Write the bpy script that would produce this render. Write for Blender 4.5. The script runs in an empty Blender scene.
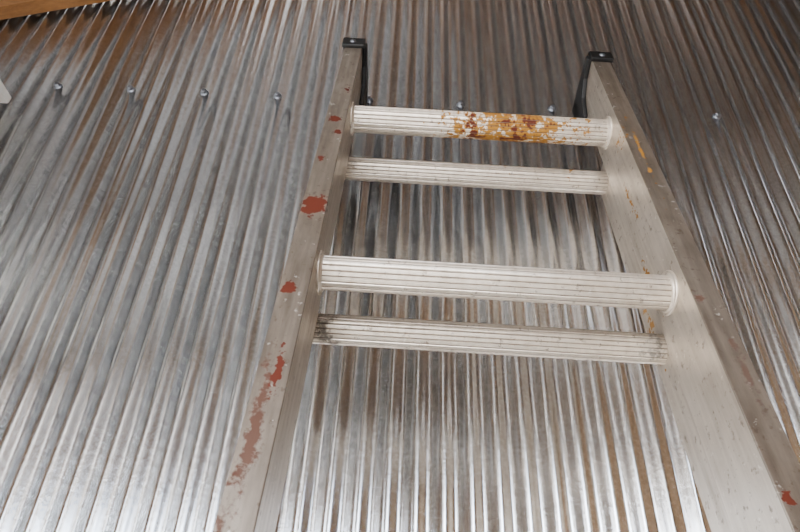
import bpy, bmesh, math, random
from mathutils import Vector, Matrix
random.seed(4)
scene = bpy.context.scene
COL = scene.collection
try:
    scene.view_settings.look = 'AgX - Medium High Contrast'
except Exception as e:
    print(e)

# ------------------------------------------------------------------ helpers
def obj_from_bm(name, bm, mat=None, parent=None, smooth=False):
    bmesh.ops.recalc_face_normals(bm, faces=bm.faces[:])
    me = bpy.data.meshes.new(name)
    bm.to_mesh(me); bm.free()
    ob = bpy.data.objects.new(name, me)
    COL.objects.link(ob)
    if mat: me.materials.append(mat)
    if parent: ob.parent = parent
    if smooth:
        for p in me.polygons: p.use_smooth = True
    return ob

def add_box(bm, x0, x1, y0, y1, z0, z1):
    vs = [bm.verts.new((x, y, z)) for x in (x0, x1) for y in (y0, y1) for z in (z0, z1)]
    for f in ((0,1,3,2),(4,6,7,5),(0,4,5,1),(2,3,7,6),(0,2,6,4),(1,5,7,3)):
        bm.faces.new([vs[i] for i in f])

def box(name, x0, x1, y0, y1, z0, z1, mat, parent=None, bevel=0):
    bm = bmesh.new(); add_box(bm, x0, x1, y0, y1, z0, z1)
    ob = obj_from_bm(name, bm, mat, parent)
    if bevel:
        m = ob.modifiers.new('bev', 'BEVEL'); m.width = bevel; m.segments = 2
    return ob

def empty(name, loc=(0,0,0)):
    e = bpy.data.objects.new(name, None); COL.objects.link(e); e.location = loc
    e.empty_display_size = .1
    return e

class NT:
    def __init__(s, name):
        s.mat = bpy.data.materials.new(name); s.mat.use_nodes = True
        s.t = s.mat.node_tree; s.b = s.t.nodes['Principled BSDF']
        s.tc = s.n('ShaderNodeTexCoord')
    def n(s, typ, **kw):
        nd = s.t.nodes.new(typ)
        for k, v in kw.items(): setattr(nd, k, v)
        return nd
    def l(s, a, b): s.t.links.new(a, b)
    def val(s, inp, v):
        if hasattr(v, 'is_output') or isinstance(v, bpy.types.NodeSocket): s.l(v, inp)
        else: inp.default_value = v
    def mapping(s, scale=(1,1,1), loc=(0,0,0), rot=(0,0,0)):
        m = s.n('ShaderNodeMapping'); s.l(s.tc.outputs['Object'], m.inputs[0])
        m.inputs['Scale'].default_value = scale; m.inputs['Location'].default_value = loc
        m.inputs['Rotation'].default_value = rot
        return m.outputs[0]
    def noise(s, vec, scale, detail=4, rough=.55, dist=0):
        n = s.n('ShaderNodeTexNoise'); s.l(vec, n.inputs['Vector'])
        n.inputs['Scale'].default_value = scale; n.inputs['Detail'].default_value = detail
        n.inputs['Roughness'].default_value = rough; n.inputs['Distortion'].default_value = dist
        return n.outputs['Fac']
    def ramp(s, fac, stops):
        r = s.n('ShaderNodeValToRGB'); s.l(fac, r.inputs[0])
        cr = r.color_ramp
        while len(cr.elements) < len(stops): cr.elements.new(.5)
        for e, (p, c) in zip(cr.elements, stops):
            e.position = p; e.color = (*c, 1) if len(c) == 3 else c
        return r.outputs[0]
    def math(s, op, a, b=0.0, clamp=False):
        m = s.n('ShaderNodeMath', operation=op, use_clamp=clamp)
        s.val(m.inputs[0], a); s.val(m.inputs[1], b)
        return m.outputs[0]
    def maprange(s, v, a, b, c, d):
        m = s.n('ShaderNodeMapRange'); s.val(m.inputs[0], v)
        for i, x in enumerate((a, b, c, d)): m.inputs[i+1].default_value = x
        return m.outputs[0]
    def mix(s, fac, a, b):
        m = s.n('ShaderNodeMix', data_type='RGBA'); s.val(m.inputs[0], fac)
        for i, v in ((6, a), (7, b)):
            if isinstance(v, tuple): v = (*v[:3], 1)
            s.val(m.inputs[i], v)
        return m.outputs[2]
    def bump(s, h, strength, dist=.001):
        b = s.n('ShaderNodeBump'); s.l(h, b.inputs['Height'])
        b.inputs['Strength'].default_value = strength; b.inputs['Distance'].default_value = dist
        s.l(b.outputs[0], s.b.inputs['Normal'])

# ------------------------------------------------------------------ materials
def mat_galv(name='galvanised_steel', lo=.76, hi=.95, rbase=.22, rvar=.02):
    m = NT(name)
    v = m.mapping()
    vo = m.n('ShaderNodeTexVoronoi'); m.l(v, vo.inputs['Vector']); vo.inputs['Scale'].default_value = 330
    sep = m.n('ShaderNodeSeparateColor'); m.l(vo.outputs['Color'], sep.inputs[0])
    spang = sep.outputs[0]
    big = m.noise(m.mapping((1, 1, .25)), 9, 5)
    c1 = m.mix(spang, (lo, lo, lo), (hi, hi, hi))
    stain = m.maprange(big, .5, .75, 0, .2)
    c2 = m.mix(stain, c1, (.72, .68, .63))
    m.l(c2, m.b.inputs['Base Color'])
    m.b.inputs['Metallic'].default_value = 1
    r = m.math('ADD', m.maprange(spang, 0, 1, rbase-rvar, rbase+rvar), m.maprange(big, .3, .7, -.02, .03))
    m.l(r, m.b.inputs['Roughness'])
    return m.mat

def mat_wood(name, c1, c2, along='x', rough=.7):
    m = NT(name)
    sc = {'x': (1, 14, 14), 'y': (14, 1, 14), 'z': (14, 14, 1)}[along]
    g = m.noise(m.mapping(sc), 3.5, 6, .6, .6)
    fine = m.noise(m.mapping(tuple(q*4 for q in sc)), 6, 3)
    f = m.math('ADD', m.math('MULTIPLY', g, .75), m.math('MULTIPLY', fine, .25))
    m.l(m.ramp(f, [(.32, c1), (.68, c2)]), m.b.inputs['Base Color'])
    m.b.inputs['Roughness'].default_value = rough
    m.bump(f, .3, .002)
    return m.mat

def mat_plain(name, c, rough=.5, metal=0.0, nscale=30, var=.12, bump=.1):
    m = NT(name)
    n = m.noise(m.mapping(), nscale, 5)
    d = tuple(max(0, q*(1-var*2)) for q in c); u = tuple(min(1, q*(1+var)) for q in c)
    m.l(m.ramp(n, [(.3, d), (.7, u)]), m.b.inputs['Base Color'])
    m.b.inputs['Roughness'].default_value = rough
    m.b.inputs['Metallic'].default_value = metal
    m.bump(n, bump, .001)
    return m.mat

RED = (.105, .027, .016); OCH = (.30, .15, .035); BLK = (.06, .05, .042); RUST = (.085, .036, .023)
# (x, y, z centre ; x, y, z radii ; colour ; noise threshold shift ; opacity)
def mat_alu(name, splats, base_hi, base_lo, metal=.55, rough=.42, grime_shade=False):
    m = NT(name)
    v = m.tc.outputs['Object']
    big = m.noise(v, 14, 5, .6)
    streak = m.noise(m.mapping((60, 60, 4)), 2.2, 4)
    fine = m.noise(v, 260, 3)
    f = m.math('ADD', m.math('MULTIPLY', big, .5), m.math('MULTIPLY', streak, .5))
    col = m.ramp(f, [(.3, base_lo), (.68, base_hi)])
    if grime_shade:
        # front rail flanges: brown dirt tone plus their shade, painted into the colour
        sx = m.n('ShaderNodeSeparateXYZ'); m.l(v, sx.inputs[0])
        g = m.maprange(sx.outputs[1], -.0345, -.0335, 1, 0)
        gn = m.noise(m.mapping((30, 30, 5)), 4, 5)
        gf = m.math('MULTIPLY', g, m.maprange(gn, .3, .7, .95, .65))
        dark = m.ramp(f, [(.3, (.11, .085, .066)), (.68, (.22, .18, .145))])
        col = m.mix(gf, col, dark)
    sp = m.noise(v, 120, 5, .7)
    col = m.mix(m.maprange(sp, .59, .67, 0, .65), col, (.12, .085, .06))
    white = m.noise(m.mapping((1,1,1), (3, 7, 1)), 95, 4, .7)
    col = m.mix(m.maprange(white, .64, .70, 0, .6), col, (.70, .66, .60))
    n1 = m.noise(v, 70, 6, .65)
    n2 = m.noise(m.mapping((1,1,1), (5, 2, 9)), 190, 5, .6)
    nn = m.math('ADD', m.math('MULTIPLY', n1, .6), m.math('MULTIPLY', n2, .4))
    paint = None
    for (cx, cy, cz, rx, ry, rz, c, th, *op) in splats:
        sub = m.n('ShaderNodeVectorMath', operation='SUBTRACT'); m.l(v, sub.inputs[0]); sub.inputs[1].default_value = (cx, cy, cz)
        mu = m.n('ShaderNodeVectorMath', operation='MULTIPLY'); m.l(sub.outputs[0], mu.inputs[0]); mu.inputs[1].default_value = (1/rx, 1/ry, 1/rz)
        ln = m.n('ShaderNodeVectorMath', operation='LENGTH'); m.l(mu.outputs[0], ln.inputs[0])
        a = m.math('SUBTRACT', 1.0, ln.outputs['Value'])
        b = m.math('MULTIPLY', m.math('SUBTRACT', nn, .5), 5.0)
        s_ = m.math('ADD', a, b)
        o = op[0] if op else 1.0
        w_ = .12 if o > .9 else .5
        mask = m.math('MULTIPLY', m.maprange(s_, th, th+w_, 0, o), m.maprange(ln.outputs['Value'], 1.2, 1.6, 1, 0))
        col = m.mix(mask, col, c)
        paint = mask if paint is None else m.math('MAXIMUM', paint, mask)
    m.l(col, m.b.inputs['Base Color'])
    m.l(m.maprange(paint, 0, 1, metal, 0), m.b.inputs['Metallic'])
    m.l(m.maprange(paint, 0, 1, .5, .2), m.b.inputs['Specular IOR Level'])
    rg = m.maprange(f, .3, .7, rough+.08, rough-.05)
    rg = m.math('ADD', rg, m.math('MULTIPLY', paint, .25))
    m.l(rg, m.b.inputs['Roughness'])
    h = m.math('ADD', m.math('MULTIPLY', fine, .3), paint)
    m.bump(h, .2, .0005)
    return m.mat

GALV = mat_galv()
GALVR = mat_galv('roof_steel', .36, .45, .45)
RAFTER = mat_wood('pine_rafter', (.17, .08, .03), (.33, .17, .07), 'x')
OLDWOOD = mat_wood('weathered_rafter', (.16, .10, .055), (.29, .19, .115), 'x')
PLY = mat_wood('plywood', (.16, .10, .055), (.29, .19, .11), 'z')
STUD = mat_wood('stud_wood', (.20, .13, .08), (.36, .26, .17), 'z')
CONC = mat_plain('concrete', (.46, .43, .385), .85, nscale=6, var=.1)
GRAVEL = mat_plain('ground_gravel', (.50, .47, .43), .95, nscale=20, var=.2, bump=.5)
RUBBER = mat_plain('black_rubber', (.012, .0115, .0115), .5, nscale=80, bump=.3)
BOLT = mat_plain('screw_zinc', (.22, .23, .25), .35, .85, nscale=200)
WHITE = mat_plain('white_plastic', (.80, .80, .77), .35, nscale=10, var=.03, bump=.02)
GROOVE = mat_plain('groove_dirt', (.17, .135, .105), .7, .2, nscale=90, var=.3)

R_SPL = [
 (-.1870, -.035, -.242, .013, .012, .016, RED, -.10),
 (-.187, -.035, -.066, .008, .010, .010, RED, .30),
 (-.192, -.035, -.154, .006, .010, .008, RED, .2),
 (-.180, -.035, -.095, .004, .010, .006, RED, .1),
 (-.180, -.035, .015, .005, .010, .010, RED, .3),
 (-.192, -.035, -.363, .007, .010, .008, RED, .2),
 (-.190, -.035, -.510, .007, .012, .085, RUST, .15, .88),
 (-.196, -.035, -.610, .006, .012, .07, RUST, .15, .88),
 (-.183, -.035, -.455, .005, .012, .03, RED, .4),
 (.186, -.035, -.105, .005, .012, .13, OCH, .75),
 (.177, -.020, -.060, .008, .02, .03, OCH, .55),
 (.1735, .005, -.150, .01, .008, .06, OCH, .60),
 (.187, .080, -.290, .01, .012, .05, OCH, .40),
 (.1735, .025, -.270, .01, .008, .05, OCH, .5),
 (.180, -.035, -.345, .007, .012, .010, RUST, .3, .8),
 (.180, -.035, -.535, .005, .012, .006, RED, .2),
 (.190, -.035, -.430, .006, .012, .06, RUST, .3, .6),
 (.1735, -.01, -.365, .01, .008, .008, RUST, .5, .7),
]
S_SPL = [
 (.035, 0, -.004, .105, .05, .05, OCH, .25),
 (.045, 0, 0, .070, .05, .05, RED, .70),
 (-.012, 0, -.003, .022, .05, .05, RED, .62),
 (-.010, -.01, .010, .030, .02, .012, OCH, .35),
 (.140, 0, 0, .03, .05, .05, OCH, .8),
 (.040, .075, 0, .010, .03, .02, OCH, .35),
 (.135, .075, 0, .010, .03, .02, OCH, .3),
 (-.172, .075, -.312, .022, .03, .03, BLK, .15, .7),
 (.170, .075, -.312, .022, .03, .03, BLK, .30, .7),
 (-.172, .075, 0, .02, .03, .03, BLK, .35, .6),
 (.020, 0, -.305, .006, .03, .008, RUST, .4, .7),
]
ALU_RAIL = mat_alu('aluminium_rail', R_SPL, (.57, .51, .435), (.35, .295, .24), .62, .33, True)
ALU_RUNG = mat_alu('aluminium_rung', S_SPL, (.66, .595, .515), (.46, .395, .325), .58, .34)

# ------------------------------------------------------------------ layout constants
CAMZ = 1.5
WALLY = .675
K_ = WALLY/.668
PITCH = .030*K_; PHASE = -.573*K_; AMP = .0031
RX, RZ = 1.55, 3.52     # high edge of the mono-pitch roof
SL = .43
def roofz(x): return RZ - SL*abs(x-RX)
XL, XR, YF = -1.25, 1.55, -2.4

# ------------------------------------------------------------------ corrugated wall
wall = empty('wall_back')
bm = bmesh.new()
n_per = 14
prev = None
steps = int((XR-XL)/PITCH*n_per)
for i in range(steps+1):
    x = XL + i*PITCH/n_per
    ph = 2*math.pi*(x-PHASE)/PITCH
    y = -AMP*math.cos(ph)
    a = bm.verts.new((x, y, 0)); b = bm.verts.new((x, y, roofz(x)))
    if prev: bm.faces.new((prev[0], a, b, prev[1]))
    prev = (a, b)
sheet = obj_from_bm('corrugated_sheet', bm, GALV, wall, True)
so = sheet.modifiers.new('sol', 'SOLIDIFY'); so.thickness = .0008; so.offset = 0

bm = bmesh.new()
def screw(cx, cz):
    def lathe(prof, seg, rot=0):
        rings = []
        for (r, d) in prof:
            rings.append([bm.verts.new((cx + r*math.cos(2*math.pi*k/seg+rot), -AMP - d, cz + r*math.sin(2*math.pi*k/seg+rot))) for k in range(seg)])
        for A, B in zip(rings, rings[1:]):
            for k in range(seg): bm.faces.new((A[k], A[(k+1) % seg], B[(k+1) % seg], B[k]))
        bm.faces.new(rings[-1])
    lathe([(.0068, -.003), (.0068, .0012), (.0050, .0024), (.0046, .0026)], 20)
    rt = random.random()
    lathe([(.0044, .002), (.0044, .0062), (.0036, .0070)], 6, rt)
def snap(v): return PHASE + round((v-PHASE)/PITCH)*PITCH
for v in (-1.173,-1.053,-.933,-.813,-.693,-.573, -.453, -.333, -.213, -.063, .0756, .235, .36, .51, .657, .80, .93, 1.08, 1.23, 1.38):
    screw(snap(v*K_), CAMZ + .793*K_)
for v in [-1.05+.15*k for k in range(17)]:
    screw(snap(v), CAMZ - .45)
obj_from_bm('roofing_screws', bm, BOLT, wall)

def slab(bm, xa, xb, y0, y1, lo, hi):
    vs = []
    for X in (xa, xb):
        for Y in (y0, y1):
            for Zo in (lo, hi):
                vs.append(bm.verts.new((X, Y, roofz(X)+Zo)))
    for f in ((0,1,3,2),(4,6,7,5),(0,4,5,1),(2,3,7,6),(0,2,6,4),(1,5,7,3)):
        bm.faces.new([vs[i] for i in f])
ceiling = empty('ceiling')
bm = bmesh.new()
slab(bm, XL, XR, -.030, -.006, -.062, 0)
obj_from_bm('wall_plate', bm, RAFTER, ceiling)
bm = bmesh.new()
for k in range(1, 4):
    yy = -.60*k
    slab(bm, XL, XR, yy-.02, yy+.02, -.10, 0)
r = obj_from_bm('rafters', bm, OLDWOOD, ceiling)
bv = r.modifiers.new('b', 'BEVEL'); bv.width = .003; bv.segments = 2
bm = bmesh.new()
prev = None
n = int((-YF+.1)/.076*10)
for i in range(n+1):
    y = .06 - i*.0076
    z = .02 + .009*math.cos(2*math.pi*y/.076)
    a = bm.verts.new((XL-.1, y, roofz(XL-.1)+z)); b = bm.verts.new((XR+.08, y, RZ+SL*.08+z))
    if prev: bm.faces.new((prev[0], a, b, prev[1]))
    prev = (a, b)
rs = obj_from_bm('roof_sheet', bm, GALVR, ceiling, True)
so = rs.modifiers.new('sol', 'SOLIDIFY'); so.thickness = .001
bm = bmesh.new()
for k in range(5):
    x = XL+.05+.6*k
    slab(bm, x, x+.09, YF, -.03, 0.0, .010)
obj_from_bm('battens', bm, OLDWOOD, ceiling)

box('floor', XL-.05, XR+.05, YF, .03, -.10, 0, CONC)
box('ground', -25, 25, -40, YF-.001, -.12, -.02, GRAVEL)

# right wall sheathed with plywood
wr = empty('wall_right')
box('sheathing', XR+.03, XR+.05, YF, 0, 0, roofz(XR), PLY, wr)
for k in range(4):
    y = -.05-.60*k
    box('stud_%d' % k, XR-.06, XR+.03, y-.04, y, 0, roofz(XR-.06)-.11, STUD, wr)
# front: plywood return added on the right to darken reflections, door opening on left
wf = empty('added_wall_front')
bm = bmesh.new()
FX = .46
vs = [bm.verts.new(p) for p in ((FX, YF, 0), (XR+.03, YF, 0), (XR+.03, YF, roofz(XR)), (FX, YF, roofz(FX)),
                                (FX, YF+.02, 0), (XR+.03, YF+.02, 0), (XR+.03, YF+.02, roofz(XR)), (FX, YF+.02, roofz(FX)))]
for f in ((0,1,2,3),(4,5,6,7),(0,1,5,4),(1,2,6,5),(2,3,7,6),(3,0,4,7)): bm.faces.new([vs[i] for i in f])
obj_from_bm('added_panel', bm, PLY, wf)
box('added_jamb', FX-.04, FX, YF-.02, YF+.09, 0, roofz(FX-.04), STUD, wf)
# left: sheathing added by the metal wall to darken its reflections, open bay beyond
wl = empty('wall_left')
box('sheathing', XL-.05, XL-.03, -.75, 0, 0, roofz(XL), PLY, wl)
for k, y in enumerate((-.05, -.71, -1.85)):
    box('stud_%d' % k, XL-.03, XL+.06, y-.04, y, 0, roofz(XL)-.10, STUD, wl)

# ------------------------------------------------------------------ white lamp at left edge
lamp = empty('work_light', (-.653, -.107, 2.168))
bm = bmesh.new()
prof = [(.012, .10), (.022, .095), (.026, .05), (.03, .04), (.052, .015), (.066, -.025), (.070, -.05), (.066, -.05), (.05, .01), (.0, .02)]
seg = 40; rings = []
for (rr, zz) in prof:
    rings.append([bm.verts.new((max(rr, .0005)*math.cos(2*math.pi*k/seg), max(rr, .0005)*math.sin(2*math.pi*k/seg), zz)) for k in range(seg)])
for A, B in zip(rings, rings[1:]):
    for k in range(seg): bm.faces.new((A[k], A[(k+1) % seg], B[(k+1) % seg], B[k]))
bm.faces.new(rings[0])
obj_from_bm('shade', bm, WHITE, lamp, True)
bm = bmesh.new(); bmesh.ops.create_uvsphere(bm, u_segments=24, v_segments=16, radius=.03, matrix=Matrix.Translation((0, 0, -.02)))
obj_from_bm('bulb', bm, WHITE, lamp, True)
box('bracket', -.012, .012, -.012, .103, .085, .10, WHITE, lamp, .002)

# ------------------------------------------------------------------ ladder (local: x across, y toward wall, z up the ladder; origin = top front rung)
ladder = empty('extension_ladder', (.0988, -WALLY+.568, CAMZ+.6361))
ladder.rotation_euler = (-math.radians(12.1), math.radians(.95), 0)

def rail(name, side, xin, q0, q1, z0, z1, fl=.026, t=.0024, lip=.005):
    bm = bmesh.new()
    P = [(xin, q0), (xin+fl, q0), (xin+fl, q0+lip), (xin+fl-t, q0+lip), (xin+fl-t, q0+t), (xin+t, q0+t),
         (xin+t, q1-t), (xin+fl-t, q1-t), (xin+fl-t, q1-lip), (xin+fl, q1-lip), (xin+fl, q1), (xin, q1)]
    lo = [bm.verts.new((side*x, q, z0)) for x, q in P]
    hi = [bm.verts.new((side*x, q, z1)) for x, q in P]
    n = len(P)
    for i in range(n): bm.faces.new((lo[i], lo[(i+1) % n], hi[(i+1) % n], hi[i]))
    bm.faces.new(lo); bm.faces.new(hi)
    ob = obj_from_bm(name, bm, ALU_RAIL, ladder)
    m = ob.modifiers.new('b', 'BEVEL'); m.width = .0009; m.segments = 2; m.limit_method = 'ANGLE'
    return ob

XF, XB = .1735, .1885
TOP = .165
QR, SR = .075, -.009
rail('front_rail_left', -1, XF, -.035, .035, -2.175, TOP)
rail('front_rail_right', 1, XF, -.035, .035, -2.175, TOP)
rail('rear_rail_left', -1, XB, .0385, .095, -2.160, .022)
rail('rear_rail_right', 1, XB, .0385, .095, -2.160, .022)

def rung(bm, half, q, z, R=.0182, ng=20):
    per = 8; NSEG = ng*per
    ringprof = []
    for k in range(NSEG):
        th = 2*math.pi*(k+.5)/NSEG
        r = R*(1 + .05*math.cos(4*th))
        if k % per in (0, 1): r -= .0007
        ringprof.append((r*math.cos(th), r*math.sin(th)))
    A = [bm.verts.new((-half, q+a, z+b)) for a, b in ringprof]
    B = [bm.verts.new((half, q+a, z+b)) for a, b in ringprof]
    for k in range(NSEG):
        f = bm.faces.new((A[k], A[(k+1) % NSEG], B[(k+1) % NSEG], B[k]))
        if k % per in (0,): f.material_index = 1
    bm.faces.new(A); bm.faces.new(B)

def ferrule(bm, side, xw, q, z, R=.0182):
    seg = 48
    prof = [(.0, R+.0042), (.0014, R+.0046), (.0024, R+.0040), (.0027, R+.0028), (.0018, R+.0022), (.0034, R+.0017), (.0044, R+.0007), (.0044, R-.001)]
    rings = []
    for (d, r) in prof:
        rings.append([bm.verts.new((side*(xw-d), q+r*math.cos(2*math.pi*k/seg), z+r*math.sin(2*math.pi*k/seg))) for k in range(seg)])
    for A, B in zip(rings, rings[1:]):
        for k in range(seg): bm.faces.new((A[k], A[(k+1) % seg], B[(k+1) % seg], B[k]))

bmF = bmesh.new(); bmR = bmesh.new(); bmFe = bmesh.new()
for k in range(7):
    z = -.305*k
    rung(bmF, XF+.001, 0, z); rung(bmR, XB+.001, QR, z+SR, .0170)
    for s in (-1, 1):
        ferrule(bmFe, s, XF, 0, z)
fr = obj_from_bm('front_rungs', bmF, ALU_RUNG, ladder); fr.data.materials.append(GROOVE)
rr_ = obj_from_bm('rear_rungs', bmR, ALU_RUNG, ladder); rr_.data.materials.append(GROOVE)
obj_from_bm('rung_ferrules', bmFe, ALU_RUNG, ladder, True)

def endcap(side):
    bm = bmesh.new()
    sx = lambda a, b: (min(side*a, side*b), max(side*a, side*b))
    x0, x1 = sx(XF-.004, XF+.030); add_box(bm, x0, x1, -.041, -.0345, TOP-.018, TOP+.006)
    add_box(bm, x0, x1, -.041, .050, TOP-.001, TOP+.006)
    prof = [(-.035, TOP+.004), (.046, TOP+.006), (.056, TOP), (.060, TOP-.045), (.050, TOP-.072), (.030, TOP-.064), (.018, TOP-.030), (-.005, TOP-.014), (-.035, TOP-.010)]
    xa = side*(XF-.007)
    A = [bm.verts.new((xa, q, z)) for q, z in prof]; B = [bm.verts.new((side*XF, q, z)) for q, z in prof]
    n = len(prof)
    for i in range(n): bm.faces.new((A[i], A[(i+1) % n], B[(i+1) % n], B[i]))
    bm.faces.new(A); bm.faces.new(B)
    x0, x1 = sx(XF-.007, XF+.030); add_box(bm, x0, x1, .0355, .060, TOP-.055, TOP+.005)
    ob = obj_from_bm('end_cap_' + ('left' if side < 0 else 'right'), bm, RUBBER, ladder)
    m = ob.modifiers.new('b', 'BEVEL'); m.width = .0018; m.segments = 3
    bm = bmesh.new()
    bmesh.ops.create_uvsphere(bm, u_segments=20, v_segments=10, radius=.0048,
        matrix=Matrix.Translation((side*(XF+.014), -.041, TOP-.007)) @ Matrix.Diagonal((1, .55, 1, 1)))
    obj_from_bm('rivet_' + ('left' if side < 0 else 'right'), bm, BOLT, ladder, True)
for s in (-1, 1): endcap(s)
for s, nm in ((-1, 'left'), (1, 'right')):
    a, b = sorted((s*(XF-.003), s*(XF+.029)))
    box('front_foot_'+nm, a, b, -.038, .0375, -2.174, -2.10, RUBBER, ladder, .002)
    a, b = sorted((s*(XB-.003), s*(XB+.029)))
    box('rear_foot_'+nm, a, b, .038, .098, -2.164, -2.09, RUBBER, ladder, .002)

# ------------------------------------------------------------------ world and lights
w = bpy.data.worlds.new('sky'); scene.world = w; w.use_nodes = True
nt = w.node_tree; bg = nt.nodes['Background']
tc = nt.nodes.new('ShaderNodeTexCoord'); sep = nt.nodes.new('ShaderNodeSeparateXYZ')
nt.links.new(tc.outputs['Generated'], sep.inputs[0])
rp = nt.nodes.new('ShaderNodeValToRGB'); nt.links.new(sep.outputs[2], rp.inputs[0])
cr = rp.color_ramp
cr.elements[0].position = 0; cr.elements[0].color = (1.0, .99, .98, 1)
cr.elements[1].position = .7; cr.elements[1].color = (.20, .29, .45, 1)
e = cr.elements.new(.30); e.color = (.68, .76, .87, 1)
nt.links.new(rp.outputs[0], bg.inputs[0]); bg.inputs[1].default_value = 11.5

sun = bpy.data.lights.new('sun', 'SUN'); sun.energy = 13; sun.angle = math.radians(2); sun.color = (1, .93, .82)
so_ = bpy.data.objects.new('sun', sun); COL.objects.link(so_)
so_.rotation_euler = Vector((.55, .1, -1)).to_track_quat('-Z', 'Y').to_euler()

# ------------------------------------------------------------------ camera
cam = bpy.data.cameras.new('camera'); co = bpy.data.objects.new('camera', cam); COL.objects.link(co)
cam.sensor_width = 23.6; cam.lens = 23.6*610/800; cam.clip_start = .01
E = math.radians(35); Rr = .0454
X = Vector((1, 0, 0)); U0 = Vector((0, -math.sin(E), math.cos(E))); F = Vector((0, math.cos(E), math.sin(E)))
right = X*math.cos(Rr) + U0*math.sin(Rr); up = -X*math.sin(Rr) + U0*math.cos(Rr)
M = Matrix((right, up, -F)).transposed().to_4x4()
M.translation = Vector((0, -WALLY, CAMZ))
co.matrix_world = M
scene.camera = co
